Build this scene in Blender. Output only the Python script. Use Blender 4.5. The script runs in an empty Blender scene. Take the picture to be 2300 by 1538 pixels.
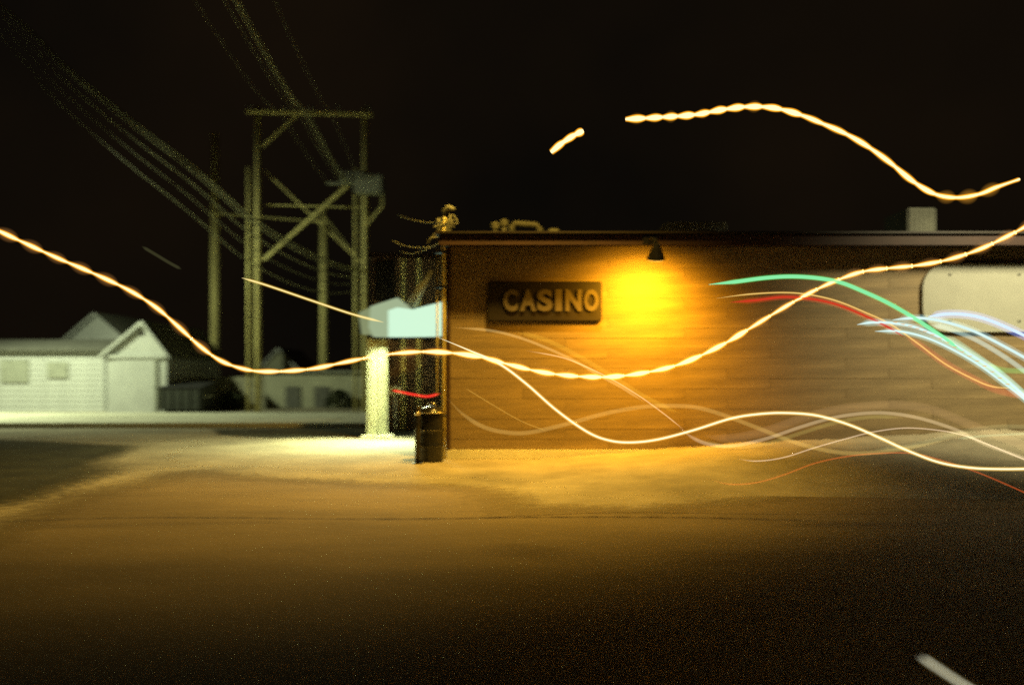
import bpy, bmesh, math, random
from mathutils import Vector, Matrix
random.seed(7)
R = math.radians
S = bpy.context.scene
COL = S.collection

# ------------------------------------------------------------------ camera
F = 1789.0; CX = 1150.0; HY = 839.0; EYE = 1.6          # focal length in photo pixels, horizon row, eye height
cam_d = bpy.data.cameras.new('camera'); cam = bpy.data.objects.new('camera', cam_d); COL.objects.link(cam)
cam.location = (0, 0, EYE); cam.rotation_euler = (R(90), 0, 0)
cam_d.sensor_width = 36; cam_d.lens = 28.0; cam_d.shift_y = 70 / 2300
cam_d.clip_start = 0.05; cam_d.clip_end = 2000
cam_d.dof.use_dof = True; cam_d.dof.focus_distance = 9.4; cam_d.dof.aperture_fstop = 0.36
cam_d.dof.aperture_ratio = 0.6
S.camera = cam
# ------------------------------------------------------------------ night sky
W = bpy.data.worlds.new('World'); S.world = W; W.use_nodes = True
wn = W.node_tree; bg = wn.nodes['Background']
sky = wn.nodes.new('ShaderNodeTexSky'); sky.sky_type = 'NISHITA'; sky.sun_disc = False
sky.sun_elevation = R(-4); sky.sun_rotation = R(200); sky.air_density = 1; sky.dust_density = 4
mixc = wn.nodes.new('ShaderNodeMix'); mixc.data_type = 'RGBA'; mixc.inputs[0].default_value = 0.97
wn.links.new(sky.outputs[0], mixc.inputs[6]); mixc.inputs[7].default_value = (0.052, 0.037, 0.020, 1)   # town glow on a black sky
tcw = wn.nodes.new('ShaderNodeTexCoord'); nw = wn.nodes.new('ShaderNodeTexNoise'); nw.inputs['Scale'].default_value = 2.2; nw.inputs['Detail'].default_value = 4
wn.links.new(tcw.outputs['Generated'], nw.inputs['Vector']); rw = wn.nodes.new('ShaderNodeValToRGB')
rw.color_ramp.elements[0].position = .35; rw.color_ramp.elements[0].color = (.030, .024, .016, 1); rw.color_ramp.elements[1].position = .75; rw.color_ramp.elements[1].color = (.085, .050, .024, 1)
wn.links.new(nw.outputs['Fac'], rw.inputs[0]); wn.links.new(rw.outputs[0], mixc.inputs[7])
wn.links.new(mixc.outputs[2], bg.inputs[0]); bg.inputs[1].default_value = 0.1
S.view_settings.view_transform = 'Standard'; S.view_settings.look = 'None'
S.view_settings.exposure = 0; S.view_settings.gamma = 1; S.view_settings.use_curve_mapping = False
S.cycles.use_denoising = False
S.cycles.max_bounces = 5; S.cycles.volume_bounces = 0; S.cycles.transparent_max_bounces = 40
S.cycles.use_adaptive_sampling = False

def at(x, y, Y):
    return Vector(((x - CX) * Y / F, Y, EYE + (HY - y) * Y / F))
def gp(x, y, z=0.0):
    Y = (EYE - z) * F / (y - HY)
    return Vector(((x - CX) * Y / F, Y, z))

# ------------------------------------------------------------------ materials
MATS = {}
def mat(name, col, rough=0.7, metal=0.0, var=0.25, scale=3.0, bump=0.0, bscale=40.0, obj_rand=0.0, spec=0.4, stretch=(1, 1, 1), col2=None):
    m = bpy.data.materials.new(name); m.use_nodes = True; n = m.node_tree; b = n.nodes['Principled BSDF']
    b.inputs['Roughness'].default_value = rough; b.inputs['Metallic'].default_value = metal
    b.inputs['Specular IOR Level'].default_value = spec
    tc = n.nodes.new('ShaderNodeTexCoord'); mp = n.nodes.new('ShaderNodeMapping'); mp.inputs['Scale'].default_value = stretch
    n.links.new(tc.outputs['Object'], mp.inputs[0])
    nz = n.nodes.new('ShaderNodeTexNoise'); nz.inputs['Scale'].default_value = scale; nz.inputs['Detail'].default_value = 6
    nz.inputs['Roughness'].default_value = 0.65
    n.links.new(mp.outputs[0], nz.inputs['Vector'])
    rp = n.nodes.new('ShaderNodeValToRGB'); rp.color_ramp.elements[0].position = 0.3; rp.color_ramp.elements[1].position = 0.72
    c2 = col2 or [min(1, c * (1 + var)) for c in col]
    rp.color_ramp.elements[0].color = (*[c * (1 - var) for c in col], 1); rp.color_ramp.elements[1].color = (*c2, 1)
    n.links.new(nz.outputs['Fac'], rp.inputs[0]); out = rp.outputs[0]
    if obj_rand:
        oi = n.nodes.new('ShaderNodeObjectInfo'); mr = n.nodes.new('ShaderNodeMapRange')
        mr.inputs[3].default_value = 1 - obj_rand; mr.inputs[4].default_value = 1 + obj_rand
        n.links.new(oi.outputs['Random'], mr.inputs[0])
        hs = n.nodes.new('ShaderNodeHueSaturation'); n.links.new(mr.outputs[0], hs.inputs['Value']); n.links.new(out, hs.inputs['Color']); out = hs.outputs[0]
    n.links.new(out, b.inputs['Base Color'])
    if bump:
        n2 = n.nodes.new('ShaderNodeTexNoise'); n2.inputs['Scale'].default_value = bscale; n2.inputs['Detail'].default_value = 4
        n.links.new(mp.outputs[0], n2.inputs['Vector'])
        bp = n.nodes.new('ShaderNodeBump'); bp.inputs['Strength'].default_value = bump; bp.inputs['Distance'].default_value = 0.02
        n.links.new(n2.outputs['Fac'], bp.inputs['Height']); n.links.new(bp.outputs[0], b.inputs['Normal'])
    MATS[name] = m; return m
def glow(name, col, s):
    m = bpy.data.materials.new(name); m.use_nodes = True; n = m.node_tree; n.nodes.clear()
    o = n.nodes.new('ShaderNodeOutputMaterial'); e = n.nodes.new('ShaderNodeEmission')
    e.inputs[0].default_value = (*col, 1); e.inputs[1].default_value = s; n.links.new(e.outputs[0], o.inputs['Surface'])
    if not name.startswith('sign'): m.cycles.emission_sampling = 'NONE'
    return m
def vglow(name, col, s):
    m = bpy.data.materials.new(name); m.use_nodes = True; n = m.node_tree; n.nodes.clear()
    o = n.nodes.new('ShaderNodeOutputMaterial'); e = n.nodes.new('ShaderNodeEmission')
    e.inputs[0].default_value = (*col, 1); e.inputs[1].default_value = s; n.links.new(e.outputs[0], o.inputs['Volume']); m.cycles.emission_sampling = 'NONE'
    m.cycles.homogeneous_volume = True if hasattr(m.cycles, 'homogeneous_volume') else None
    return m
M_gravel = mat('gravel', (0.30, 0.27, 0.19), 0.95, var=0.35, scale=0.7, bump=0.6, bscale=9)
M_asph = mat('asphalt', (0.20, 0.16, 0.095), 0.85, var=0.4, scale=0.35, bump=0.5, bscale=25, stretch=(0.35, 1, 1))
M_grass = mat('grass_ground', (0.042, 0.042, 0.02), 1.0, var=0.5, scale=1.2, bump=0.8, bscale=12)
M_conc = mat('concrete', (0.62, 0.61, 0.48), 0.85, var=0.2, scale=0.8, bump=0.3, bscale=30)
M_siding = mat('siding', (0.19, 0.14, 0.07), 0.6, var=0.3, scale=2.5, obj_rand=0.07, bump=0.2, bscale=14, stretch=(0.25, 1, 3))
M_trim = mat('maroon_trim', (0.03, 0.012, 0.007), 0.6)
M_dark = mat('dark_panel', (0.012, 0.008, 0.005), 0.5)
M_white = mat('white_siding', (0.54, 0.56, 0.53), 0.6, var=0.12, scale=1.5)
M_roof = mat('shingle', (0.13, 0.13, 0.11), 0.9, var=0.3, scale=5, bump=0.5)
M_roofp = mat('pale_shingle', (0.24, 0.25, 0.20), 0.9, var=0.3, scale=5, bump=0.5)
M_wood = mat('pole_wood', (0.78, 0.68, 0.28), 0.85, var=0.35, scale=2, stretch=(4, 4, 0.3), bump=0.4, bscale=20)
M_steel = mat('painted_steel', (0.42, 0.44, 0.36), 0.5, 0.2, var=0.2)
M_darks = mat('dark_steel', (0.03, 0.03, 0.028), 0.25, 0.6, var=0.3, spec=0.6)
M_chrome = mat('bright_steel', (0.7, 0.68, 0.6), 0.25, 1.0, var=0.1)
M_cable = mat('cable', (0.45, 0.46, 0.28), 0.5, var=0.1)
M_dump = mat('bin_paint', (0.04, 0.045, 0.035), 0.55, var=0.4, scale=6)
M_fence = mat('fence_board', (0.30, 0.29, 0.20), 0.85, var=0.3, scale=3, obj_rand=0.2)
M_stucco = mat('stucco', (0.38, 0.38, 0.27), 0.9, var=0.2, scale=1.2, bump=0.3)
M_letter = mat('letter_face', (0.085, 0.068, 0.04), 0.6, var=0.15)
M_glass = mat('dark_glass', (0.02, 0.025, 0.02), 0.1, var=0.1, spec=0.8)
M_glowpanel = mat('panel_cream', (0.30, 0.31, 0.26), 0.6, var=0.06)
M_roofsteel = mat('weathered_tin', (0.16, 0.17, 0.13), 0.6)
M_rub = mat('rubber', (0.02, 0.02, 0.02), 0.8)
M_leaf = mat('leaf', (0.05, 0.06, 0.025), 0.8, var=0.5, scale=8)
M_curtain = glow('lit_curtain', (0.06, 0.03, 0.008), 1.0)
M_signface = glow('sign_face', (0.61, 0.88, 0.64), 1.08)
M_signsmear = glow('sign_smear', (0.36, 0.45, 0.27), 1.0)
M_smearend = glow('sign_smear_end', (0.24, 0.28, 0.14), 1.0)

# ------------------------------------------------------------------ helpers
def tag(o, label=None, cat=None, group=None, kind=None):
    if label: o['label'] = label
    if cat: o['category'] = cat
    if group: o['group'] = group
    if kind: o['kind'] = kind
    return o
def empty(name, loc=(0, 0, 0), label=None, cat=None, group=None):
    o = bpy.data.objects.new(name, None); COL.objects.link(o); o.location = loc
    return tag(o, label, cat, group)
def link(name, me, m, parent=None, smooth=False):
    if m: me.materials.append(m)
    if smooth:
        for p in me.polygons: p.use_smooth = True
    o = bpy.data.objects.new(name, me); COL.objects.link(o)
    if parent:
        o.parent = parent
        w = Vector(parent.location); pp = parent.parent
        while pp: w += Vector(pp.location); pp = pp.parent
        o.matrix_parent_inverse = Matrix.Translation(-w)
    return o
class MB:
    def __init__(s): s.bm = bmesh.new()
    def box(s, a, b, bev=0.0, rot=None):
        a, b = Vector(a), Vector(b); c = (a + b) / 2; d = b - a
        r = bmesh.ops.create_cube(s.bm, size=1)
        for v in r['verts']: v.co = Vector((v.co.x * d.x, v.co.y * d.y, v.co.z * d.z)) + c
        if bev:
            es = list({e for v in r['verts'] for e in v.link_edges})
            bmesh.ops.bevel(s.bm, geom=es, offset=bev, segments=2, affect='EDGES')
        return s
    def prism(s, pts, vec):
        vs = [s.bm.verts.new(p) for p in pts]; f = s.bm.faces.new(vs)
        r = bmesh.ops.extrude_face_region(s.bm, geom=[f])
        for v in r['geom']:
            if isinstance(v, bmesh.types.BMVert): v.co += Vector(vec)
        return s
    def tube(s, pts, rad, n=8, caps=True):
        pts = [Vector(p) for p in pts]; rings = []
        for i, p in enumerate(pts):
            t = (pts[min(i + 1, len(pts) - 1)] - pts[max(i - 1, 0)]).normalized()
            up = Vector((0, 1, 0)) if abs(t.y) < 0.9 else Vector((0, 0, 1))
            u = t.cross(up).normalized(); v = t.cross(u).normalized()
            r = rad[i] if isinstance(rad, (list, tuple)) else rad
            rings.append([s.bm.verts.new(p + (u * math.cos(a) + v * math.sin(a)) * r) for a in [2 * math.pi * k / n for k in range(n)]])
        for a, b in zip(rings, rings[1:]):
            for k in range(n): s.bm.faces.new((a[k], a[(k + 1) % n], b[(k + 1) % n], b[k]))
        if caps: s.bm.faces.new(rings[0][::-1]); s.bm.faces.new(rings[-1])
        return s
    def done(s, name, m, parent=None, smooth=False):
        bmesh.ops.recalc_face_normals(s.bm, faces=s.bm.faces)
        me = bpy.data.meshes.new(name); s.bm.to_mesh(me); s.bm.free()
        return link(name, me, m, parent, smooth)
def catmull(P, n=8):
    P = [Vector(p) for p in P]; Q = [P[0] * 2 - P[1]] + P + [P[-1] * 2 - P[-2]]; out = []
    for i in range(1, len(Q) - 2):
        a, b, c, d = Q[i - 1:i + 3]
        for k in range(n):
            t = k / n
            out.append(0.5 * ((2 * b) + (c - a) * t + (2 * a - 5 * b + 4 * c - d) * t * t + (3 * b - a - 3 * c + d) * t ** 3))
    out.append(P[-1]); return out
def sdist(p, P):
    """signed distance to polygon P, positive inside"""
    d = 1e9; ins = False; n = len(P)
    for i in range(n):
        ax_, ay = P[i]; bx, by = P[(i + 1) % n]
        ex, ey = bx - ax_, by - ay; wx, wy = p[0] - ax_, p[1] - ay
        t = max(0, min(1, (wx * ex + wy * ey) / (ex * ex + ey * ey + 1e-12)))
        d = min(d, (wx - ex * t) ** 2 + (wy - ey * t) ** 2)
        if (ay > p[1]) != (by > p[1]) and p[0] < (bx - ax_) * (p[1] - ay) / (by - ay) + ax_: ins = not ins
    return math.sqrt(d) * (1 if ins else -1)
def worn_edge(m):
    """let the ground show through where the layer thins out at its worn edge"""
    n = m.node_tree; out = n.nodes['Material Output']; bs = n.nodes['Principled BSDF']
    at_ = n.nodes.new('ShaderNodeAttribute'); at_.attribute_name = 'cover'
    tc = n.nodes.new('ShaderNodeTexCoord'); nz = n.nodes.new('ShaderNodeTexNoise'); nz.inputs['Scale'].default_value = 6; nz.inputs['Detail'].default_value = 6
    n.links.new(tc.outputs['Object'], nz.inputs['Vector'])
    ad = n.nodes.new('ShaderNodeMath'); ad.operation = 'MULTIPLY_ADD'; ad.inputs[1].default_value = 2.2; ad.inputs[2].default_value = -1.1
    n.links.new(at_.outputs['Fac'], ad.inputs[0])
    a2 = n.nodes.new('ShaderNodeMath'); a2.operation = 'ADD'; a2.use_clamp = True; n.links.new(ad.outputs[0], a2.inputs[0]); n.links.new(nz.outputs['Fac'], a2.inputs[1])
    tr = n.nodes.new('ShaderNodeBsdfTransparent'); mx = n.nodes.new('ShaderNodeMixShader')
    n.links.new(a2.outputs[0], mx.inputs[0]); n.links.new(tr.outputs[0], mx.inputs[1]); n.links.new(bs.outputs[0], mx.inputs[2])
    n.links.new(mx.outputs[0], out.inputs['Surface'])
def sheet(name, pts, z, m, fade=0.6, cell=0.25):
    P = [(p[0], p[1]) for p in pts]
    x0, x1 = max(-32, min(p[0] for p in P) - fade), min(24, max(p[0] for p in P) + fade)
    y0, y1 = max(-12, min(p[1] for p in P) - fade), max(p[1] for p in P) + fade
    nx_, ny_ = int((x1 - x0) / cell), int((y1 - y0) / cell); b = MB(); V2 = {}; cov = []
    for i in range(nx_ + 1):
        for j in range(ny_ + 1):
            q = (x0 + i * cell, y0 + j * cell); d = sdist(q, P)
            d += 0.35 * fade * math.sin(q[0] * .9 + 1.3 * math.sin(q[1] * .7)) 
            if d > -fade - cell: V2[i, j] = b.bm.verts.new((q[0], q[1], z)); cov.append(max(0, min(1, .5 + d / (2 * fade))))
    for (i, j) in V2:
        if (i + 1, j) in V2 and (i, j + 1) in V2 and (i + 1, j + 1) in V2: b.bm.faces.new((V2[i, j], V2[i + 1, j], V2[i + 1, j + 1], V2[i, j + 1]))
    o = b.done(name, m); o['kind'] = 'structure'
    at_ = o.data.attributes.new('cover', 'FLOAT', 'POINT'); at_.data.foreach_set('value', cov)
    return o
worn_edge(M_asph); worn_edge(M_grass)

# ------------------------------------------------------------------ lamps
def lamp(name, typ, loc, power, col, parent=None, aim=None, **kw):
    d = bpy.data.lights.new(name, typ); d.energy = power; d.color = col
    for k, v in kw.items(): setattr(d, k, v)
    o = bpy.data.objects.new(name, d); COL.objects.link(o); o.location = loc
    if aim: o.rotation_euler = (Vector(aim) - Vector(loc)).to_track_quat('-Z', 'Y').to_euler()
    if parent:
        o.parent = parent; o.matrix_parent_inverse = Matrix.Translation(-Vector(parent.location))
    return o
SOD = (1.0, 0.47, 0.02); SOD2 = (1.0, 0.58, 0.085); MERC = (0.90, 1.0, 0.60)

# ================================================================== GROUND
g = MB(); g.bm.faces.new([g.bm.verts.new(p) for p in ((-400, -30, 0), (400, -30, 0), (400, 700, 0), (-400, 700, 0))])
go = g.done('ground', M_gravel); go['kind'] = 'structure'
px = [(-900, 1500), (0, 1228), (230, 1112), (430, 1064), (800, 1078), (1050, 1102), (1150, 1146), (1500, 1160), (1800, 1090), (2100, 1066), (2900, 1060)]
pts = [gp(*p) for p in px]
sheet('road', pts + [Vector((60, 13, 0)), Vector((60, -20, 0)), Vector((-60, -20, 0)), Vector((-60, 3.0, 0))], 0.004, M_asph, 0.9)
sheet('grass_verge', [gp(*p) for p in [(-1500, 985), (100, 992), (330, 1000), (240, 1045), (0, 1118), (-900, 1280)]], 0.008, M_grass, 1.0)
sheet('shade_strip', [gp(*p) for p in [(470, 964), (925, 960), (925, 979), (620, 983), (500, 976)]], 0.008, M_grass, 0.35, .15)  # dark sheet painted in for a band of shadow on the ground
# raised pavement of separate pale slabs, painting in a band of spilled light
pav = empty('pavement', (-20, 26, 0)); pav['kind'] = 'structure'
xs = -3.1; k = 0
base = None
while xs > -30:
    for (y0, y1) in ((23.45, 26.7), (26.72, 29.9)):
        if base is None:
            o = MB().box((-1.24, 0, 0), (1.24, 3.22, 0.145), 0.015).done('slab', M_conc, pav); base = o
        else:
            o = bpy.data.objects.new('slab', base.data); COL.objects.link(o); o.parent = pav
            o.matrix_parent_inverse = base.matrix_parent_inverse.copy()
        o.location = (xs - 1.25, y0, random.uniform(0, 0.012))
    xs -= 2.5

# gravel bank rising to the right
def H(X):
    P = [(0.2, 0), (1.3, 0.06), (2.3, 0.14), (3.0, 0.20), (3.7, 0.26), (5.0, 0.34), (6.4, 0.42), (7.7, 0.5), (12, 0.6), (16, 0.6)]
    if X <= P[0][0]: return 0
    for (a, b), (c, d) in zip(P, P[1:]):
        if X <= c: return b + (d - b) * (X - a) / (c - a)
    return P[-1][1]
b = MB(); nx, ny = 120, 40; grid = []
from mathutils import noise
for i in range(nx + 1):
    X = 0.2 + 14.8 * i / nx; row = []
    for j in range(ny + 1):
        u = j / ny; Yb = 10.0 + 0.5 * math.exp(-((X - 1) / 2) ** 2); Y = Yb + (14.9 - Yb) * u
        s = math.sin(min(u / 0.72, 1) * math.pi / 2) ** 1.3 if u < 0.72 else 1
        z = H(X) * max(0, s)
        z += 0.07 * noise.noise(Vector((X * 1.3, Y * 1.3, 0))) * min(1, z * 3) + 0.03 * noise.noise(Vector((X * 6, Y * 6, 3))) * min(1, z * 3)
        row.append(b.bm.verts.new((X, Y, max(z, -0.02) - (0.02 if z < 0.02 else 0))))
    grid.append(row)
for i in range(nx):
    for j in range(ny): b.bm.faces.new((grid[i][j], grid[i + 1][j], grid[i + 1][j + 1], grid[i][j + 1]))
o = b.done('gravel_bank', M_gravel, smooth=True); o['kind'] = 'structure'

# ================================================================== CASINO BUILDING
XL = at(1003, 0, 15).x
cb = empty('casino_building', (5, 19, 0), 'long low tan building with horizontal board siding and a maroon roof edge', 'building')
MB().box((XL + 0.03, 15.02, 0), (14, 24, 4.02)).done('wall', M_siding, cb)
bm0 = None; bh = 0.19; L = 3.05; nb = 20
for r_ in range(nb):
    off = (r_ % 3) * 0.9
    X0 = XL
    segs = []
    e = XL + L - off * 0.9
    while X0 < 12:
        segs.append((X0, e)); X0 = e; e += L
    for (a, c) in segs:
        if c - a > L - 0.01:
            if bm0 is None:
                bb = MB(); bb.prism([(0.003, 0, 0), (0.003, -0.006, 0), (0.003, -0.004, bh), (0.003, 0, bh)], (L - 0.006, 0, 0)); bm0 = bb.done('siding_board', M_siding, cb)
                ob = bm0
            else:
                ob = bpy.data.objects.new('siding_board', bm0.data); COL.objects.link(ob); ob.parent = cb; ob.matrix_parent_inverse = bm0.matrix_parent_inverse.copy()
            ob.location = (a, 15.015 + random.uniform(-.003, 0.003), 0.18 + r_ * bh)
        else:
            bb = MB(); bb.prism([(a + .003, 15.015, 0.18 + r_ * bh), (a + .003, 15.009, 0.18 + r_ * bh), (a + .003, 15.011, 0.18 + (r_ + 1) * bh), (a + .003, 15.015, 0.18 + (r_ + 1) * bh)], (c - a - .006, 0, 0))
            bb.done('siding_board', M_siding, cb)
MB().box((XL, 14.96, 0), (14, 15.015, 0.17), 0.005).done('plinth', M_conc, cb)
MB().box((XL - 0.015, 14.965, 0.0), (XL + 0.07, 15.05, 3.98), 0.004).done('corner_trim', M_trim, cb)
MB().box((XL - 0.10, 14.42, 3.92), (14, 14.46, 4.12), 0.01).done('fascia', M_trim, cb)
MB().box((XL - 0.10, 14.462, 4.0), (14, 15.0, 4.03)).done('soffit', M_trim, cb)
MB().box((XL - 0.16, 14.36, 4.122), (14, 24.2, 4.17), 0.01).done('roof', M_dark, cb)
# the dark sign board with the raised letters
sg = empty('casino_sign', at(1230, 675, 15), 'dark rounded board with raised tan letters reading CASINO on the siding', 'sign')
a = at(1095, 722, 14.93); c = at(1352, 632, 14.93)
MB().box((a.x, 14.915, a.z), (c.x, 14.975, c.z), 0.02).done('board', M_dark, sg)
xs_l = [1131, 1168, 1207, 1247, 1270, 1312]; ws = [32, 36, 34, 15, 36, 32]
for ch, x0, w_ in zip('CASINO', xs_l, ws):
    cu = bpy.data.curves.new('letter', 'FONT'); cu.body = ch; cu.size = 0.6; cu.extrude = 0.02; cu.offset = 0.026
    to = bpy.data.objects.new('tmp', cu); COL.objects.link(to); bpy.context.view_layer.update()
    me = bpy.data.meshes.new_from_object(to.evaluated_get(bpy.context.evaluated_depsgraph_get())); bpy.data.objects.remove(to)
    mnx = min(v.co.x for v in me.vertices); mxx = max(v.co.x for v in me.vertices); mny = min(v.co.y for v in me.vertices); mxy = max(v.co.y for v in me.vertices)
    p0 = at(x0, 699, 14.9); p1 = at(x0 + w_, 650, 14.9)
    for v in me.vertices:
        x = p0.x + (v.co.x - mnx) / (mxx - mnx) * (p1.x - p0.x); z = p0.z + (v.co.y - mny) / (mxy - mny) * (p1.z - p0.z)
        v.co = (x, 14.895 - v.co.z, z)
    me.materials.clear(); link('letter', me, M_letter, sg)
# wall lamp: hooded sodium flood hung under the fascia
wl = empty('wall_lamp', at(1475, 560, 14.7), 'hooded sodium floodlight under the roof edge throwing amber light on the siding', 'lamp')
c = at(1475, 563, 13.75)
MB().tube([(c.x, 14.42, 4.0), (c.x, 14.25, 4.03), (c.x, 13.75, c.z + 0.14)], 0.02).done('arm', M_darks, wl)
MB().box((c.x - 0.13, 14.395, 3.93), (c.x + 0.13, 14.418, 4.09)).done('bracket', M_darks, wl)
ax = Vector((0, .35, -.94)).normalized(); h0 = Vector((c.x, 13.73, c.z + .12))
MB().tube([h0, h0 + ax * .1, h0 + ax * .27], [0.05, 0.09, 0.16], 20).done('hood', M_darks, wl)
MB().tube([h0 + ax * .272, h0 + ax * .29], 0.13, 20).done('lens', glow('lens_amber', (1, .5, .06), 1.5), wl)
lamp('wall_lamp_light', 'SPOT', h0 + ax * .31, 1550, (1, .44, .015), wl, aim=(c.x - .1, 14.95, 2.2), spot_size=R(150), spot_blend=1.0, shadow_soft_size=0.30)

# rooftop plant
def unit(x0, x1, y0, Y, name, label, cat, hood=False, grp=None):
    mm = M_steel if hood else M_roofsteel
    a = at(x0, y0, Y); c = at(x1, y0, Y); zt = a.z
    t = empty(name, ((a.x + c.x) / 2, Y, 4.26), label, cat, grp)
    MB().box((a.x, Y, 4.30), (c.x, Y + 1.1, zt), 0.03).done('casing', mm, t)
    MB().box((a.x + .05, Y + .05, 4.262), (c.x - .05, Y + 1.0, 4.30)).done('base_rail', M_darks, t)
    n = max(2, int((c.x - a.x) / 0.09))
    lv = MB()
    for i in range(n):
        x = a.x + (i + 0.5) * (c.x - a.x) / n
        lv.box((x - .02, Y - .02, 4.36), (x + .015, Y + .0, zt - .06))
    lv.done('louvre', mm, t)
    if hood: MB().prism([(a.x, Y + .1, 4.35), (a.x, Y + .1, zt), (a.x - 0.45, Y + .1, 4.35)], (0, .8, 0)).done('intake_hood', M_steel, t)
    return t
unit(1498, 1635, 497, 17, 'rooftop_unit', 'wide rooftop ventilation unit with a slanted intake hood above the wall lamp', 'rooftop unit', True, 'rooftop plant')
unit(2040, 2104, 466, 17, 'rooftop_unit', 'square pale rooftop unit standing alone toward the right end of the roof', 'rooftop unit', False, 'rooftop plant')
unit(1232, 1256, 512, 16.6, 'rooftop_unit', 'smallest rooftop box, low on the roof above the CASINO sign', 'rooftop unit', False, 'rooftop plant')
for i, (x, lab) in enumerate(((1112, 'left roof vent pipe with flared cap, shorter of the two by the roof corner'), (1132, 'right roof vent pipe with flared cap, taller of the two by the roof corner'))):
    p = at(x, 498 - 6 * i, 16.8)
    t = empty('roof_vent', (p.x, p.y, 4.26), lab, 'roof vent', 'vents on the casino roof')
    MB().tube([(p.x, p.y, 4.26), (p.x, p.y, p.z - .12)], 0.05, 12).done('pipe', M_roofsteel, t)
    MB().tube([(p.x, p.y, p.z - .15), (p.x, p.y, p.z - .05), (p.x, p.y, p.z)], [.08, .10, .03], 14).done('cap', M_roofsteel, t)
t = empty('roof_duct', at(1180, 510, 17) * 1.0, 'low horizontal duct with bends on the roof between the vents and the small box', 'duct'); t.location.z = 4.26
MB().tube([at(1150, 540, 17), at(1150, 508, 17), at(1158, 502, 17), at(1205, 506, 17), at(1212, 515, 17), at(1212, 540, 17)], 0.07, 12).done('duct_run', M_roofsteel, t, True)

# rear building seen left of the corner
rb = empty('rear_building', (-1, 23, 0), 'dark taller wing set back behind the white lit sign', 'building')
a = at(836, 580, 22)
RW = mat('rear_wall', (0.15, 0.09, 0.05), 0.8, var=0.3, scale=1.5)
MB().box((a.x, 22, 0), (XL + .02, 28, a.z)).done('wall', RW, rb)
MB().box((a.x - .15, 21.85, a.z + .002), (XL + .02, 28.1, a.z + .14), .01).done('roof', M_trim, rb)
p0 = at(846, 672, 21.98); p1 = at(882, 592, 21.98)
wf = MB().box((p0.x - .06, 21.93, p0.z - .06), (p1.x + .06, 21.998, p1.z + .06)).done('window', M_dark, rb)
MB().box((p0.x, 21.92, p0.z), (p1.x, 21.928, p1.z)).done('pane', M_curtain, wf)
for x in (905, 940): 
    p = at(x, 600, 21.9); MB().box((p.x - .05, 21.93, 0), (p.x + .05, 21.998, a.z), .01).done('batten', M_wood, rb)

# ================================================================== SERVICE MAST, BARREL, BOLLARD
sm = empty('service_mast', (at(997, 0, 14.9).x, 14.9, 0), 'electrical service mast with twin conduits clipped to the building corner', 'service mast')
x1 = at(996.5, 0, 14.9).x; x2 = at(982, 0, 14.9).x
MB().tube([(x1, 14.9, 0), (x1, 14.9, 4.0), (x1 + .02, 14.9, 4.55)], 0.034, 12).done('conduit', M_wood, sm, True)
MB().tube([(x2, 14.9, 1.2), (x2, 14.9, 3.95)], 0.016, 10).done('conduit', M_wood, sm, True)
for z in (0.8, 2.0, 3.2, 3.85): MB().box((x2 - .03, 14.86, z), (x1 + .05, 14.96, z + .03)).done('strap', M_darks, sm)
hp = Vector((x1 + .02, 14.9, 4.55))
MB().tube([hp, hp + Vector((0, 0, .08)), hp + Vector((.08, -.06, .14)), hp + Vector((.18, -.1, .10))], [.045, .06, .06, .04], 12).done('weatherhead', M_roofsteel, sm, True)
for i in range(5):
    q = at(960 + 9 * i, 548 - 10 * i, 14.85)
    pts = [q, q + Vector((.06, -.03, .10)), q + Vector((.18, .02, .13 + .02 * i)), q + Vector((.26, 0, .05)), hp + Vector((.12, -.08, .05 - .05 * i))]
    MB().tube(catmull(pts, 6), 0.011, 6).done('cable_loop', M_roofsteel, sm, True)
for i in range(3):
    q = at(985 + 12 * i, 502 - 4 * i, 14.9)
    MB().tube([q, q + Vector((0, 0, .03)), q + Vector((0, 0, .06)), q + Vector((0, 0, .09))], [.03, .045, .03, .04], 10).done('insulator', M_roofsteel, sm, True)
MB().tube([at(975, 510, 14.9), at(1020, 494, 14.9)], 0.018).done('insulator_rack', M_roofsteel, sm)

def drum(x, Y, rad, h, name, label):
    c = Vector((x, Y, 0)); t = empty(name, c, label, 'barrel')
    prof = []; zz = []
    n = 24
    for k_ in range(25):
        z = h * k_ / 24; r = rad * (1 + 0.02 * math.sin(k_ / 24 * math.pi))
        if k_ in (8, 16): r += 0.018
        prof.append(r); zz.append(c + Vector((0, 0, z)))
    MB().tube(zz, prof, 28).done('body', M_darks, t, True)
    for z in (h * .33, h * .66):
        MB().tube([c + Vector((rad * 1.03 * math.cos(a), rad * 1.03 * math.sin(a), z)) for a in [2 * math.pi * i / 32 for i in range(33)]], 0.012, 6).done('hoop', M_chrome, t, True)
    MB().tube([c + Vector((0, 0, h)), c + Vector((0, 0, h + .03)), c + Vector((0, 0, h + .10)), c + Vector((0, 0, h + .13))], [rad + .03, rad + .035, rad * .75, rad * .2], 28).done('lid', M_darks, t, True)
    MB().tube([c + Vector(((rad + .035) * math.cos(a), (rad + .035) * math.sin(a), h + .015)) for a in [2 * math.pi * i / 32 for i in range(33)]], 0.014, 6).done('rim', M_chrome, t, True)
    MB().tube([c + Vector((-.08, 0, h + .12)), c + Vector((-.05, 0, h + .18)), c + Vector((.05, 0, h + .18)), c + Vector((.08, 0, h + .12))], 0.012, 8).done('handle', M_chrome, t, True)
drum(at(972, 0, 14.6).x - .02, 14.55, 0.22, 0.88, 'trash_barrel', 'dark glossy steel barrel with bright hoops and lid at the building corner')
bl = empty('bollard', (at(938, 0, 14.2).x, 14.2, 0), 'slim dark steel post standing just left of the barrel', 'bollard')
c = bl.location.copy()
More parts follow.
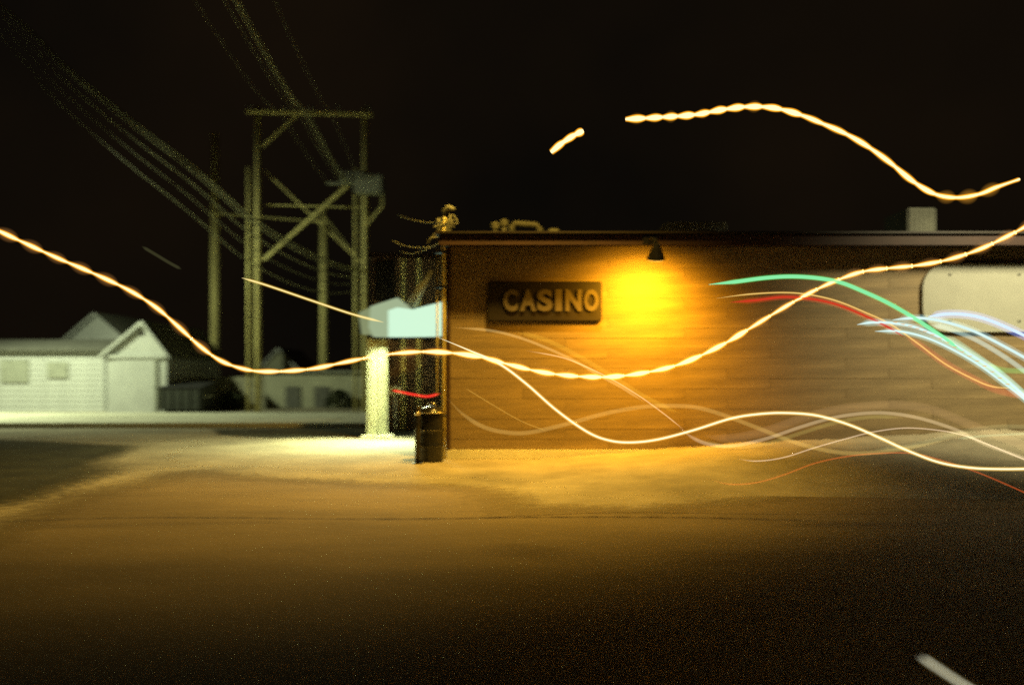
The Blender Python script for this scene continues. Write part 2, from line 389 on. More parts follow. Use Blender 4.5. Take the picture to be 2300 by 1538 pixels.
MB().tube([c, c + Vector((0, 0, 1.0)), c + Vector((0, 0, 1.04))], [.05, .05, .02], 14).done('post', M_darks, bl, True)
MB().tube([c + Vector((0, 0, .86)), c + Vector((0, 0, .92))], .053, 14).done('band', M_chrome, bl, True)
MB().box(c + Vector((-.09, -.09, 0)), c + Vector((.09, .09, .015))).done('base_plate', M_darks, bl)
ub = empty('utility_post', (at(889, 0, 21).x, 21, 0), 'short pale post carrying a small tilted meter box near the pavement end', 'utility post')
c = ub.location.copy()
MB().tube([c, c + Vector((0, 0, 1.02))], .035, 10).done('post', M_steel, ub, True)
MB().box(c + Vector((-.15, -.08, 1.02)), c + Vector((.18, .08, 1.28)), .02).done('meter_box', M_steel, ub)
MB().tube([c + Vector((0, -.09, 1.14)), c + Vector((0, -.12, 1.14))], .06, 14).done('dial', M_glass, ub)

# ================================================================== LIT ROADSIDE SIGN
rs = empty('roadside_sign', (at(844, 0, 19.6).x, 19.6, 0), 'blank white lit box sign with dim smear panels, on a wide column shaped from a light streak', 'sign')
def poly(P, Y, dep, name, m, parent):
    return MB().prism([at(x, y, Y) for x, y in P], (0, dep, 0)).done(name, m, parent)
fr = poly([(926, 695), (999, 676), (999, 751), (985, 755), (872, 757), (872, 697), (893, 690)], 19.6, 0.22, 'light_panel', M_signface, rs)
poly([(832, 688), (893, 668), (925, 694), (893, 690), (872, 697), (872, 757), (838, 756), (828, 735)], 19.62, 0.2, 'smear_panel', M_signsmear, rs)  # dimmer glowing panel painted in for the light smeared left of the sign
poly([(805, 702), (832, 690), (828, 735), (836, 752), (812, 750)], 19.64, 0.17, 'smear_end', M_smearend, rs)  # dimmest piece, where the painted smear of sign light fades out
MB().prism([at(x, y, 19.57) for x, y in ((1002, 674), (1002, 754), (999.5, 754), (999.5, 674))], (0, .28, 0)).done('edge_trim', M_darks, rs)
MB().prism([at(x, y, 19.57) for x, y in ((836, 757), (985, 757.5), (1000, 754), (1000, 757), (985, 760), (836, 760))], (0, .28, 0)).done('edge_trim', M_darks, rs)
cl = MB(); a = at(823, 757.5, 19.6); c = at(869, 757.5, 19.6)
cl.box((a.x + .03, 19.64, 0), (c.x - .03, 19.9, a.z - .02))
nr = 8
for i in range(nr):
    x = a.x + (i + .5) * (c.x - a.x) / nr
    cl.tube([(x, 19.64, 0.02), (x, 19.64, a.z - .02)], 0.026 + 0.006 * (i % 3), 8)
cl.done('streak_column', mat('streak_paint', (.30, .31, .2), .6, var=.3, scale=2, stretch=(3, 3, .3)), rs)  # solid ribbed column added in place of a pale streak of light
MB().box((a.x - .12, 19.5, 0), (c.x + .12, 20.0, 0.09), .015).done('footing', M_conc, rs)
for (p, q, r) in (((928, 690), (969, 607), .055), ((915, 688), (950, 630), .035)):
    MB().tube([at(*p, 19.7), at(*q, 19.7)], r, 10).done('brace', M_steel, rs, True)
# downlights beneath the box
for x in (890, 960):
    q = at(x, 764, 19.7); MB().box((q.x - .09, 19.62, q.z - .03), (q.x + .09, 19.8, q.z + .03), .01).done('downlight', M_darks, rs)
lamp('sign_light', 'AREA', at(905, 768, 19.0), 360, (0.90, 1.0, 0.55), rs, aim=at(770, 1000, 17.8), shape='RECTANGLE', size=1.5, size_y=0.2, spread=R(125))

# ================================================================== UTILITY H-FRAMES
def wood_pole(parent, x, ytop, Y, r, cond=True):
    p = at(x, ytop, Y)
    MB().tube([(p.x, Y, 0), (p.x, Y, p.z)], [r, r * .8], 14).done('pole', M_wood, parent, True)
    if cond:
        xx = p.x - r - .27
        MB().tube([(xx, Y, 0), (xx, Y, p.z * .80)], 0.055, 8).done('conduit', M_wood, parent, True)
        for z in (1.5, 4, 6.5, 8): MB().box((xx, Y - .03, z), (p.x, Y + .03, z + .05)).done('clamp', M_darks, parent)
hf = empty('utility_poles', (-8.4, 33, 0), 'nearer pair of wooden utility poles joined by crossarm and diagonal braces with transformer', 'utility poles', 'twin pole frames')
wood_pole(hf, 579, 238, 33, .12); wood_pole(hf, 820, 240, 33, .13)
def bar(p, q, Y, r, parent, name, m=M_wood):
    a, c = at(*p, Y), at(*q, Y); d = (c - a).normalized(); n_ = Vector((0, 1, 0)).cross(d).normalized() * r
    MB().prism([a + n_, c + n_, c - n_, a - n_], (0, .12, 0)).done(name, m, parent)
bar((553, 250), (835, 257), 32.7, .075, hf, 'crossarm')
bar((668, 256), (588, 330), 32.75, .035, hf, 'brace')
bar((778, 418), (590, 584), 32.75, .065, hf, 'brace')
bar((594, 384), (812, 590), 33.22, .03, hf, 'brace')
bar((596, 460), (812, 466), 33.2, .02, hf, 'brace')
bar((822, 505), (858, 463), 32.8, .045, hf, 'brace')
bar((858, 440), (858, 463), 32.8, .03, hf, 'brace')
a = at(797, 436, 32.4); c = at(861, 395, 32.4)
tb = MB().box((a.x, 32.1, a.z), (c.x, 32.75, c.z), .04).done('transformer', M_steel, hf)
for i in range(9):
    x = a.x + .07 + i * (c.x - a.x - .14) / 8
    MB().box((x - .02, 32.02, a.z + .06), (x + .02, 32.1, c.z - .06)).done('cooling_fin', M_steel, tb)
for x in (770, 784, 798, 812):
    q = at(x, 410, 32.6)
    MB().tube([q + Vector((0, 0, .1 * k_)) for k_ in range(6)], [.07, .04, .07, .04, .07, .03], 10).done('insulator', M_steel, hf, True)
bar((735, 412), (798, 412), 32.7, .05, hf, 'bracket', M_steel)
for x in (560, 640, 700, 760, 828):
    q = at(x, 248, 32.75); MB().tube([q + Vector((0, 0, .02 + .08 * k_)) for k_ in range(4)], [.06, .04, .06, .03], 10).done('insulator', M_steel, hf, True)
rf = empty('utility_poles', (-13.5, 42, 0), 'farther dimmer pair of wooden utility poles behind the braced pair', 'utility poles', 'twin pole frames')
wood_pole(rf, 483, 300, 42, .22, False); wood_pole(rf, 727, 470, 42, .20, False)
bar((470, 478), (742, 500), 41.7, .035, rf, 'crossarm')
bar((722, 480), (800, 580), 41.7, .03, rf, 'brace')

# overhead wires: hung between the poles and a pole line behind the camera
def wire(P, rad, label):
    pts = catmull([at(x, y, Y) for x, y, Y in P], 10)
    o = MB().tube(pts, rad, 6).done('power_line', M_cable, None, True)
    return tag(o, label, 'power line', 'overhead wires')
A = [(-160, -130, 36), (60, 60, 31), (150, 150, 29), (300, 272, 27.6), (440, 378, 27.6), (560, 482, 28.6), (660, 548, 29.8), (745, 588, 31.5), (808, 606, 33)]
names = ['topmost thick pale wire of the sagging bundle from the upper left', 'second pale wire running just under the topmost of the sagging bundle',
         'third wire of the sagging bundle, yellowish and slightly apart', 'fourth faint wire of the sagging bundle', 'lowest faint wire of the sagging bundle from the upper left']
for (d, r, lab) in zip((0, 10, 34, 62, 92), (.042, .032, .026, .016, .020), names):
    wire([(x - d * .35 * (1 - i / 9), y + d * (math.sin(math.pi * max(0, i + 1.5) / 10.0) * .9 + .12), Y) for i, (x, y, Y) in enumerate(A, -1)], r, lab)
B = [(505, -40, 22), (548, 40, 23), (600, 132, 24), (650, 215, 25), (690, 262, 26), (735, 345, 29.5), (782, 420, 33)]
for (d, r, lab) in zip((0, 9, -24, 95, -95), (.030, .020, .012, .008, .008),
        ['brighter of the steep wires dropping to the transformer', 'thin wire just right of the brightest steep wire', 'thin wire just left of the brightest steep wire', 'faint steep wire farthest right in the sky', 'faint steep wire farthest left in the sky']):
    wire([(x + d * (1 - .6 * i / 6), y, Y) for i, (x, y, Y) in enumerate(B)], r, lab)
wire([(882, 540, 17), (905, 551, 16.6), (940, 556, 16), (968, 553, 15.3), (985, 545, 14.9)], .008, 'short drooping wire reaching the service mast from the left')
wire([(900, 566, 17), (925, 569, 16.5), (950, 563, 16), (985, 549, 14.9)], .006, 'lowest short wire drooping to the service mast')
wire([(895, 484, 18), (925, 493, 17), (960, 500, 16), (1000, 497, 14.9)], .010, 'short wire reaching the top of the service mast')

# ================================================================== GARAGE AND HOUSES
def gable(parent, x0, x1, yb, ye, yp, Y, depth, mw, mr, over=.18, xp=None):
    a, c = at(x0, yb, Y), at(x1, yb, Y); ze = at(0, ye, Y).z; zp = at(0, yp, Y).z; xm = at(xp, 0, Y).x if xp else (a.x + c.x) / 2
    MB().prism([(a.x, Y, 0), (c.x, Y, 0), (c.x, Y, ze), (xm, Y, zp), (a.x, Y, ze)], (0, depth, 0)).done('wall', mw, parent)
    for sx, xe in ((-1, a.x), (1, c.x)):
        d = Vector((xe - xm, 0, ze - zp)); d2 = d * (1 + over * 1.6 / d.length); top = Vector((xm, Y - over, zp + .02)); e = top + d2
        MB().prism([top, e, e + Vector((0, 0, .10)), top + Vector((0, 0, .12))], (0, depth + 2 * over, 0)).done('roof_slope', mr, parent)
        MB().prism([top + Vector((0, -.03, -.03)), e + Vector((0, -.03, -.03)), e + Vector((0, -.03, .11)), top + Vector((0, -.03, .13))], (0, .028, 0)).done('bargeboard', M_white, parent)
ga = empty('garage', (-18, 34, 0), 'white sided garage with a gabled front and long side wing', 'garage')
gable(ga, 240, 374, 925, 795, 728, 33, 6, M_white, M_roofp, xp=322)
p0, p1 = at(262, 0, 33), at(345, 0, 33)
dz = at(0, 806, 33).z
gd = MB().box((p0.x - .05, 32.95, 0), (p1.x + .05, 32.995, dz + .06)).done('garage_door', M_white, ga)
for i in range(4):
    z = i * dz / 4
    MB().box((p0.x, 32.92, z + .02), (p1.x, 32.948, z + dz / 4 - .01), .008).done('door_panel', M_white, gd)
q = at(349, 0, 33); MB().box((q.x, 32.9, 0), (q.x + .08, 32.995, dz + .1)).done('door_post', M_steel, ga)
MB().box((at(245, 0, 33).x, 32.88, at(0, 804, 33).z), (at(372, 0, 33).x, 32.995, at(0, 797, 33).z)).done('lintel_board', M_white, ga)
q = at(319, 749, 33); MB().tube([(q.x, 32.96, q.z), (q.x, 32.99, q.z)], .09, 16).done('gable_vent', M_dark, ga)
# long wing
a, c = at(-180, 0, 33.8), at(240, 0, 33.8); ze = at(0, 788, 33.8).z
MB().box((a.x, 33.8, 0), (c.x, 38, ze)).done('wing_wall', M_white, ga)
nbz = int(ze / .22)
b0 = None
for i in range(nbz):
    if b0 is None:
        b0 = MB().prism([(a.x, 33.795, 0), (a.x, 33.76, 0), (a.x, 33.785, .22), (a.x, 33.795, .22)], (c.x - a.x - .01, 0, 0)).done('siding_board', M_white, ga); ob = b0
    else:
        ob = bpy.data.objects.new('siding_board', b0.data); COL.objects.link(ob); ob.parent = ga; ob.matrix_parent_inverse = b0.matrix_parent_inverse.copy()
    ob.location = (0, 0, i * .22)
zr = at(0, 768, 36).z
MB().prism([(a.x - .3, 33.5, ze), (a.x - .3, 36, zr), (a.x - .3, 38.4, ze), (a.x - .3, 38.4, ze + .1), (a.x - .3, 36, zr + .12), (a.x - .3, 33.5, ze + .1)], (c.x - a.x + .4, 0, 0)).done('wing_roof', M_roof, ga)
for (x0, x1, y0, y1) in ((5, 62, 855, 812), (110, 150, 845, 816)):
    p, q = at(x0, y0, 33.75), at(x1, y1, 33.75)
    wf = MB().box((p.x - .06, 33.70, p.z - .06), (q.x + .06, 33.757, q.z + .06)).done('window', M_steel, ga)
    MB().box((p.x, 33.68, p.z), ((p.x + q.x) / 2 - .02, 33.698, q.z)).done('pane', M_glass, wf)
    MB().box(((p.x + q.x) / 2 + .02, 33.68, p.z), (q.x, 33.698, q.z)).done('pane', M_glass, wf)
q = at(232, 0, 33.6); MB().tube([(q.x, 33.66, .05), (q.x, 33.66, ze)], .045, 8).done('downpipe', M_white, ga)
h2 = empty('house', (-19.5, 44, 0), 'dim gabled house end rising behind the white garage', 'house', 'houses behind the lot')
gable(h2, 140, 290, 925, 772, 708, 40, 6, M_white, M_roofp)
h3 = empty('house', (-13, 50, 0), 'small far house with a peaked roof between the utility poles', 'house', 'houses behind the lot')
gable(h3, 588, 664, 880, 825, 786, 48, 5, M_stucco, M_roof)
h4 = empty('shed', (-9, 39, 0), 'low pale flat roofed shed wall behind the utility poles', 'shed')
a, c = at(590, 0, 37.5), at(868, 0, 37.5)
MB().box((a.x, 37.5, 0), (c.x, 41, at(0, 838, 37.5).z)).done('wall', M_stucco, h4)
MB().box((a.x - .15, 37.35, at(0, 838, 37.5).z), (c.x + .1, 41.1, at(0, 832, 37.5).z), .01).done('roof', M_roofp, h4)
for x in (640, 705):
    p, q = at(x, 915, 37.4), at(x + 34, 868, 37.4)
    dd = MB().box((p.x, 37.44, 0.0), (q.x, 37.495, q.z)).done('door', M_roof, h4)
    MB().box((q.x - .12, 37.41, 1.0), (q.x - .06, 37.44, 1.1)).done('handle', M_chrome, dd)
# fence behind the bin, every board its own piece
fe = empty('board_fence', (-13.6, 35.6, 0), 'weathered vertical board fence between garage and shed', 'fence')
x = at(378, 0, 35.6).x; xe = at(588, 0, 35.6).x; b0 = None; zt = at(0, 846, 35.6).z
while x < xe:
    if b0 is None:
        b0 = MB().box((0, 35.6, .05), (.185, 35.625, zt)).done('fence_board', M_fence, fe); ob = b0
    else:
        ob = bpy.data.objects.new('fence_board', b0.data); COL.objects.link(ob); ob.parent = fe; ob.matrix_parent_inverse = b0.matrix_parent_inverse.copy()
    ob.location = (x, random.uniform(-.012, .0), random.uniform(-.03, .03)); x += .197
for z in (.4, zt - .25): MB().box((at(378, 0, 35.6).x, 35.63, z), (xe, 35.68, z + .09)).done('fence_rail', M_fence, fe)
# dumpster
dp = empty('dumpster', (at(405, 0, 34).x, 34, 0), 'dark dumpster with sloped lids standing right of the garage', 'dumpster')
a, c = at(358, 918, 32.6), at(452, 862, 32.6)
MB().prism([(a.x, 32.6, .12), (a.x, 32.6, 1.0), (a.x, 34.0, 1.22), (a.x, 34.0, .12)], (c.x - a.x, 0, 0)).done('bin', M_dump, dp)
xm = (a.x + c.x) / 2
for (u, v) in ((a.x - .03, xm - .01), (xm + .01, c.x + .03)):
    MB().prism([(u, 32.55, 1.0), (u, 34.03, 1.235), (u, 34.03, 1.27), (u, 32.55, 1.035)], (v - u, 0, 0)).done('lid', M_rub, dp)
for i in range(5):
    x = a.x + .12 + i * (c.x - a.x - .24) / 4; MB().box((x - .03, 32.55, .15), (x + .03, 32.6, .95)).done('rib', M_dump, dp)
for x in (a.x - .06, c.x + .01): MB().box((x, 32.8, .6), (x + .05, 33.8, .72)).done('fork_sleeve', M_steel, dp)
for x in (a.x + .15, c.x - .15):
    for y in (32.75, 33.85): MB().tube([(x - .03, y, .07), (x + .03, y, .07)], .07, 12).done('caster', M_rub, dp)
# shrubs by the sign, leafy clumps
def shrub(x, y, Y, w, h, label):
    c = gp(x, y); c = at(x, 0, Y); c.z = 0
    t = empty('shrub', c, label, 'shrub', 'shrubs along the lot')
    bb = MB()
    for i in range(900):
        a = random.uniform(0, 2 * math.pi); r = w / 2 * math.sqrt(random.random()); zz = h * random.random() ** .8
        r *= math.sqrt(max(.05, 1 - (zz / h) ** 2)); p = c + Vector((r * math.cos(a), r * math.sin(a) * .6, zz + .04))
        u = Vector((random.uniform(-1, 1), random.uniform(-1, 1), random.uniform(-1, 1))).normalized() * .07; v = u.orthogonal().normalized() * .035
        bb.bm.faces.new([bb.bm.verts.new(q) for q in (p - u, p + v, p + u, p - v)])
    bb.done('foliage', M_leaf, t)
    for i in range(5): MB().tube([c + Vector((random.uniform(-.05, .05), 0, 0)), c + Vector((random.uniform(-w / 3, w / 3), random.uniform(-.1, .1), h * .6))], [.02, .008], 6).done('stem', M_wood, t)
shrub(520, 920, 35.0, 1.3, .75, 'low dark shrub in front of the board fence')
shrub(762, 920, 36.9, 1.5, .8, 'low dark shrub against the shed wall near the sign column')

# ================================================================== PALE PANEL ADDED FOR A SOFT WHITE GLOW ON THE WALL
pn = empty('glow_panel', (9.5, 14.9, 2.5), 'blank cream white board added for a soft glow high on the siding at the right edge', 'sign')
p, q = at(2075, 745, 14.9), at(2800, 592, 14.9)
rr_ = .45; op = []
for cx_, cz_, a0 in ((p.x + rr_, p.z + rr_, 180), (q.x - rr_, p.z + rr_, 270), (q.x - rr_, q.z - rr_, 0), (p.x + rr_, q.z - rr_, 90)):
    for k_ in range(7): op.append((cx_ + rr_ * math.cos(R(a0 + 15 * k_)), 14.93, cz_ + rr_ * math.sin(R(a0 + 15 * k_))))
MB().prism(op, (0, .045, 0)).done('board', M_glowpanel, pn)
for x in (p.x + .5, p.x + 1.8, p.x + 3.6):
    for z in (p.z + .2, q.z - .2): MB().tube([(x, 14.928, z), (x, 14.915, z)], .02, 8).done('bolt', M_darks, pn)

# ================================================================== STREET LAMPS (outside the frame; the shorter one is added to light the panel)
def street_lamp(px_, py_, h, hx, hy, label, col, power, aim, size, blend, r=.1, soft=.15):
    t = empty('street_lamp', (px_, py_, 0), label, 'street lamp', 'street lamps round the lot')
    MB().tube([(px_, py_, 0), (px_, py_, h)], [r, r * .6], 14).done('pole', M_steel, t, True)
    MB().tube(catmull([(px_, py_, h - .3), (px_ + (hx - px_) * .3, py_ + (hy - py_) * .3, h + .25), (hx, hy, h + .3)], 8), .05, 10).done('arm', M_steel, t, True)
    MB().box((hx - .3, hy - .15, h + .2), (hx + .3, hy + .15, h + .38), .05).done('lamp_head', M_steel, t)
    MB().box((hx - .22, hy - .1, h + .17), (hx + .22, hy + .1, h + .198)).done('lens', glow('lens', col, 4), t)
    lamp('street_light', 'SPOT', (hx, hy, h + .12), power, col, t, aim=aim, spot_size=R(size), spot_blend=blend, shadow_soft_size=soft)
street_lamp(-26, 27, 8.6, -21, 27, 'tall street lamp with a pale green light beyond the left side of the garage', MERC, 8600, (-15, 31.2, 0), 136, .85)
street_lamp(10.5, 10.5, 9.2, 1.2, 12.0, 'tall sodium street lamp whose long arm reaches over the amber lit ground', SOD2, 8200, (-2.0, 13.6, 0), 98, 1.0, .1, .3)
street_lamp(12.0, 8.0, 6.8, 9.9, 10.4, 'added unseen shorter lamp with white light shining on the pale glow board', (1.0, .86, .48), 4600, (9.6, 14.9, 1.9), 88, 1.0, .1, .6)  # unseen lamp added to brighten the panel and lower wall

# ================================================================== LIGHT TRAILS
TY = 9.4
PXM = TY / F
core_m = glow('trail_core', (1.0, .88, .46), 1.35)
V = {}
def vm(name, col, L, r):
    return vglow(name, col, L / (2 * r))
def trail_empty(P, label):
    q = at(P[len(P) // 2][0], P[len(P) // 2][1], TY)
    return empty('light_trail', q, label, 'light trail', 'glowing light trails')
def path_x(P, n=10): return catmull([Vector((x, y, 0)) for x, y in P], n)
def between(C, xa, xb, n):
    out = []
    for k_ in range(n + 1):
        x = xa + (xb - xa) * k_ / n
        for a, c in zip(C, C[1:]):
            if a.x <= x <= c.x or (x <= C[0].x): break
        t = 0 if c.x == a.x else (x - a.x) / (c.x - a.x)
        out.append(Vector((x, a.y + (c.y - a.y) * max(-.5, min(t, 1.5)), 0)))
    return out
def beaded(P, nodes, label, rcore, rhalo, mcore, mrim, mhalo, Y=TY, rmin=1.3):
    t = trail_empty(P, label); C = path_x(P)
    k_ = Y / F; rim = []; rr = []; shells = [MB() for _ in range(5)]
    for i, (xa, xb) in enumerate(zip(nodes, nodes[1:])):
        n = 16; pts = between(C, xa, xb, n); rc = rcore(xa) if callable(rcore) else rcore
        rc *= random.uniform(.92, 1.08)
        prof = [(rmin + (rc - rmin) * (math.sin(math.pi * (u ** 1.3)) ** .9 if 0 < u < 1 else 0)) for u in [j / n for j in range(n + 1)]]
        W3 = [at(p.x, p.y, Y) for p in pts]
        MB().tube(W3, [r * k_ for r in prof], 12).done('bead', mcore, t, True)
        rim += W3[:-1]; rr += [(r * 1.1 + 3.0) * k_ for r in prof[:-1]]
        rh = (rhalo(xa) if callable(rhalo) else rhalo) * random.uniform(.9, 1.1)
        for s_, sh in zip((1.0, .84, .68, .52, .36), shells):
            pr = [max(.4, rh * s_ * (math.sin(math.pi * (.01 + .98 * (j / n) ** 1.2)) ** .62)) * k_ for j in range(n + 1)]
            sh.tube(W3[1:-1], pr[1:-1], 14)
    for sh in shells: sh.done('halo', mhalo, t, True)
    rim.append(W3[-1]); rr.append((rmin + 1.2) * k_)
    MB().tube(rim, rr, 14).done('amber_rim', mrim, t, True)
    return t
rim_m = vglow('trail_rim', (1.0, .40, .015), 17)
halo_m = vglow('trail_halo', (1.0, .45, .12), .34)
halo_u = vglow('trail_halo_top', (1.0, .45, .05), .42)
T1 = [(-40, 500), (0, 520), (60, 548), (130, 580), (210, 614), (290, 652), (350, 690), (400, 733), (450, 778), (500, 812), (560, 831), (620, 834), (700, 828), (780, 812), (860, 797), (940, 790), (1010, 792), (1080, 802), (1150, 820), (1220, 836), (1300, 845), (1370, 846), (1440, 838), (1510, 823), (1570, 800), (1630, 770), (1680, 740), (1740, 703), (1800, 668), (1860, 638), (1930, 612), (1990, 603), (2060, 596), (2130, 583), (2200, 560), (2260, 532), (2340, 490)]
N1 = [-15, 42, 97, 152, 208, 266, 323, 375, 427, 474, 521, 568, 628, 687, 750, 813, 878, 946, 1016, 1082, 1133, 1191, 1247, 1300, 1352, 1404, 1460, 1517, 1577, 1632, 1680, 1732, 1785, 1838, 1888, 1942, 1995, 2052, 2117, 2173, 2233, 2283, 2335]
def h1(x):
    if x < 430: return 15
    if x < 800: return 10
    if x < 1500: return 15
    if x < 1850: return 12
    return 15
beaded(T1, N1, 'long beaded amber and cream light trail waving across the whole picture', lambda x: 3.2 if x < 900 else (4.6 if x < 1650 else 3.1), h1, core_m, rim_m, halo_m)
T2 = [(1405, 268), (1480, 264), (1560, 258), (1620, 247), (1680, 240), (1740, 243), (1800, 259), (1850, 279), (1900, 301), (1950, 330), (2000, 366), (2050, 407), (2100, 436), (2150, 444), (2200, 436), (2240, 420), (2292, 402)]
N2 = [1405, 1450, 1488, 1522, 1560, 1594, 1632, 1672, 1712, 1756, 1800, 1848, 1902, 1955, 2010, 2057, 2100, 2147, 2197, 2247, 2290]
beaded(T2, N2, 'beaded yellow light trail arching through the black sky above the roof', lambda x: 5.6 if x < 1760 else (4.2 if x < 2090 else (3.2 if x < 2240 else 1.8)), lambda x: 13 if x < 1700 else (10 if x < 2090 else (17 if x < 2240 else 5)), core_m, rim_m, halo_u, rmin=2.4)
beaded([(1238, 342), (1262, 322), (1288, 305), (1310, 294)], [1238, 1266, 1292, 1310], 'short slanting yellow light dash alone in the sky above the CASINO sign', 6, 11, core_m, rim_m, halo_u, rmin=3.8)

def strand(P, label, core=None, rc=1.5, vol=(), Y=TY, taper=(1, 1), parts=None):
    """core: surface-glowing filament; vol: list of (material, radius px)"""
    t = empty('light_trail', at(*P[len(P) // 2], Y), label, 'light trail', 'glowing light trails')
    C = path_x(P, 9); W3 = [at(p.x, p.y, Y) for p in C]; n = len(W3); k_ = Y / F
    def prof(r): return [max(.15, r * min(1, .12 + (i / (n * .10)) if taper[0] else 1, .12 + ((n - 1 - i) / (n * .10)) if taper[1] else 1)) * k_ for i in range(n)]
    if core: MB().tube(W3, prof(rc), 8).done('filament', core, t, True)
    for m, r in vol: MB().tube(W3, prof(r), 12).done('glow', m, t, True)
    return t
yel = glow('thin_yellow', (1.0, .82, .35), 1.0); cre = glow('thin_cream', (1.0, .92, .6), 1.2)
def V_(n, c, L, r, Y=TY): return (vglow(n, c, L / (2 * r * Y / F)), r)
strand([(543, 624), (600, 641), (700, 675), (790, 705), (862, 724)], 'thin straight yellow light trail slanting down to the white sign', yel, 1.6, [V_('y1', (1, .6, .06), .35, 4)])
strand([(985, 758), (1050, 785), (1120, 816), (1180, 860), (1250, 921), (1320, 970), (1370, 989), (1420, 993), (1480, 986), (1560, 965), (1640, 940), (1700, 930), (1760, 927), (1830, 932), (1900, 951), (1970, 980), (2040, 1012), (2110, 1038), (2180, 1050), (2250, 1053), (2340, 1052)],
       'bright thin cream light trail dipping low across the amber ground', cre, 1.8, [V_('y2', (1, .62, .12), .55, 5)], taper=(1, 0))
gm = glow('green_core', (.25, .80, .38), 1.0)
strand([(1592, 639), (1650, 633), (1720, 624), (1780, 621), (1840, 625), (1890, 635), (1940, 655), (1990, 678), (2040, 706), (2090, 738), (2130, 766), (2170, 793)], 'wide mint green light trail arching down at the right', gm, 4.0, [V_('g1', (.10, .75, .12), .45, 6.5)])
strand([(2120, 752), (2160, 778), (2200, 806), (2250, 842), (2300, 886), (2330, 915)], 'paler green haze of light continuing the mint trail downward', None, 0, [V_('g2', (.35, .75, .5), .42, 9)], Y=9.5)
strand([(2215, 818), (2250, 830), (2290, 833), (2340, 832)], 'short dull green light trail at the right edge', None, 0, [V_('g3', (.10, .55, .12), .35, 7)])
strand([(1610, 670), (1680, 661), (1760, 657), (1820, 662), (1880, 676), (1940, 700), (2000, 728), (2060, 770), (2120, 815), (2180, 848), (2230, 868), (2290, 872)], 'hair thin yellow light trail running beside the red trail', glow('thin_gold', (1, .68, .2), .9), 1.0, [V_('y3', (1, .5, .08), .25, 3)])
strand([(1640, 679), (1700, 674), (1760, 667), (1820, 671), (1880, 684), (1940, 708), (1990, 732), (2030, 756)], 'deep red light trail under the green trail', glow('red_core', (.55, .04, .015), 1.0), 2.2, [V_('r1', (.8, .03, .01), .30, 7)])
strand([(2030, 752), (2080, 785), (2130, 820), (2190, 852), (2240, 876), (2300, 888), (2340, 892)], 'faint red light trail ending at the right edge', None, 0, [V_('r2', (.75, .05, .04), .26, 9)], taper=(1, 0))
wm = glow('white_core', (.66, .86, .82), 1.0); bm_ = glow('blue_core', (.62, .78, 1.0), 1.1)
strand([(1925, 729), (1960, 724), (2010, 726), (2060, 736), (2120, 762), (2180, 796), (2240, 836), (2300, 887), (2340, 925)], 'white light trail starting farthest left of the pale cluster', wm, 2.8, [V_('w1', (.35, .7, .68), .35, 9)], taper=(1, 0))
strand([(1965, 744), (2020, 744), (2080, 758), (2140, 785), (2200, 820), (2260, 864), (2300, 895), (2340, 930)], 'lowest white light trail of the pale cluster', wm, 2.4, [V_('w2', (.35, .7, .62), .4, 8)], taper=(1, 0))
strand([(2005, 718), (2060, 714), (2110, 720), (2170, 737), (2220, 759), (2300, 802), (2340, 828)], 'second highest white light trail of the pale cluster', wm, 3.0, [V_('w3', (.4, .65, .62), .35, 9)], taper=(1, 0))
strand([(2085, 711), (2130, 705), (2180, 708), (2230, 722), (2300, 753), (2340, 775)], 'bluish white light trail highest in the pale cluster', bm_, 3.2, [V_('w4', (.25, .35, .9), .4, 11)], taper=(1, 0))
strand([(2090, 729), (2130, 738), (2190, 762), (2250, 797), (2300, 832), (2340, 862)], 'dim wide pale light trail in the middle of the pale cluster', None, 0, [V_('w5', (.4, .6, .55), .55, 6)], taper=(1, 0))
strand([(1003, 892), (1040, 930), (1090, 960), (1150, 972), (1200, 969), (1280, 950), (1360, 928), (1440, 914), (1500, 911), (1560, 914), (1620, 930), (1700, 960), (1780, 991), (1850, 1010), (1920, 1018), (2000, 1012), (2080, 998), (2160, 980)], 'soft tan light trail waving low from the building corner', None, 0, [V_('f1', (.85, .58, .15), .22, 5.5)])
strand([(1018, 735), (1100, 742), (1160, 756), (1220, 778), (1290, 810), (1350, 845), (1400, 872), (1450, 905)], 'soft tan light trail falling away below the CASINO sign', None, 0, [V_('f2', (.9, .62, .2), .3, 3.6)])
strand([(1160, 745), (1230, 765), (1300, 800), (1380, 848), (1450, 892), (1530, 930)], 'faint wide yellow light trail above the tan falling one', None, 0, [V_('f3', (.85, .55, .05), .17, 6)])
strand([(1180, 787), (1260, 802), (1320, 825), (1380, 855), (1440, 892), (1490, 928), (1540, 968)], 'hair thin peach light trail crossing the long beaded trail', None, 0, [V_('f4', (1, .7, .35), .5, 1.6)])
strand([(1525, 960), (1560, 985), (1600, 999), (1650, 1000), (1720, 985), (1800, 958), (1870, 938), (1940, 928), (2000, 928), (2070, 940), (2150, 966), (2220, 1000), (2340, 1042)], 'soft whitish light trail weaving round the thin cream one', None, 0, [V_('f5', (.8, .62, .35), .32, 4.5)], taper=(1, 0))
strand([(1580, 978), (1640, 984), (1720, 968), (1800, 940), (1880, 920), (1960, 911), (2030, 910), (2100, 922), (2200, 962), (2340, 1015)], 'broad dim rosy light trail above the whitish one', None, 0, [V_('f6', (.75, .45, .2), .11, 11)], taper=(1, 0), Y=9.5)
strand([(1655, 1030), (1700, 1035), (1760, 1027), (1830, 1005), (1900, 985), (1960, 970), (2030, 961), (2100, 965), (2160, 976), (2220, 998), (2340, 1048)], 'hair thin peach light trail low on the right', None, 0, [V_('f7', (1, .75, .5), .42, 1.7)], taper=(1, 0))
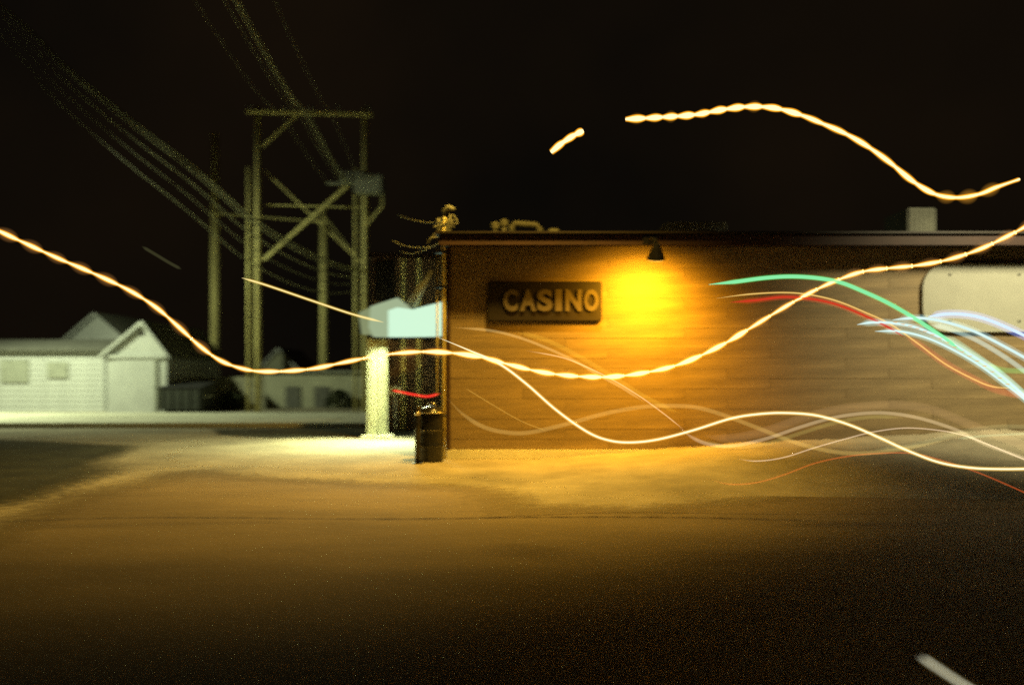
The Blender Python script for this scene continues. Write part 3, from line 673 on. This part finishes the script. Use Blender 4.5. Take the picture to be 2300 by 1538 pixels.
strand([(1590, 1075), (1640, 1087), (1700, 1083), (1760, 1066), (1830, 1040), (1900, 1025), (1970, 1018), (2050, 1018), (2120, 1035), (2200, 1062), (2300, 1105), (2340, 1125)], 'thin dull red light trail lowest over the ground', None, 0, [V_('f8', (.85, .12, .02), .34, 1.9)], taper=(1, 0))
strand([(318, 553), (350, 572), (380, 590), (408, 605)], 'short faint grey green light streak in the dark sky over the garage', None, 0, [V_('f9', (.5, .5, .2), .06, 4)])
strand([(880, 876), (900, 880), (930, 886), (960, 890), (990, 883)], 'short red light streak beside the barrel at the building corner', None, 0, [V_('r3', (.95, .03, .02), .75, 3.4)], Y=13.6)
strand([(2068, 1473), (2110, 1502), (2160, 1534), (2230, 1575)], 'short white light streak low over the road at the lower right', glow('low_white', (.9, .95, .75), 1.0), 2.2, [V_('l1', (.8, .6, .2), .4, 6, 3.9)], taper=(1, 0), Y=3.9)

# a row of tiny amber sparks riding on the pale cluster
t = empty('light_trail', at(2150, 795, TY), 'row of tiny amber light ticks along the pale cluster', 'light trail', 'glowing light trails')
C = path_x([(2010, 727), (2060, 741), (2110, 763), (2160, 793), (2210, 825), (2262, 866)], 6); am = glow('amber_tick', (1, .55, .2), .9)
for p in C[::2]:
    MB().tube([at(p.x - 4, p.y - 4, TY - .15), at(p.x + 3, p.y - 3, TY - .15), at(p.x + 7, p.y - 4, TY - .15)], [.002, .005, .001], 6).done('tick', am, t, True)

strand([(1560, 985), (1640, 1003), (1720, 996), (1800, 972), (1880, 948), (1960, 936), (2030, 938)], 'faint olive light trail tucked under the whitish one', None, 0, [V_('h1', (.7, .6, .15), .14, 5)], Y=9.45)
strand([(1960, 1010), (2030, 1004), (2100, 988), (2170, 968), (2250, 958), (2340, 960)], 'faint grey green light trail fading upward at the right edge', None, 0, [V_('h2', (.5, .55, .25), .12, 6)], taper=(1, 0), Y=9.45)
strand([(1040, 868), (1100, 905), (1170, 945), (1230, 968)], 'faint thin amber light trail by the building corner', None, 0, [V_('h3', (1, .6, .1), .2, 1.6)])
strand([(2150, 985), (2220, 978), (2340, 972)], 'short pale green light trail low at the right edge', None, 0, [V_('h4', (.35, .6, .35), .2, 3)], taper=(1, 0))
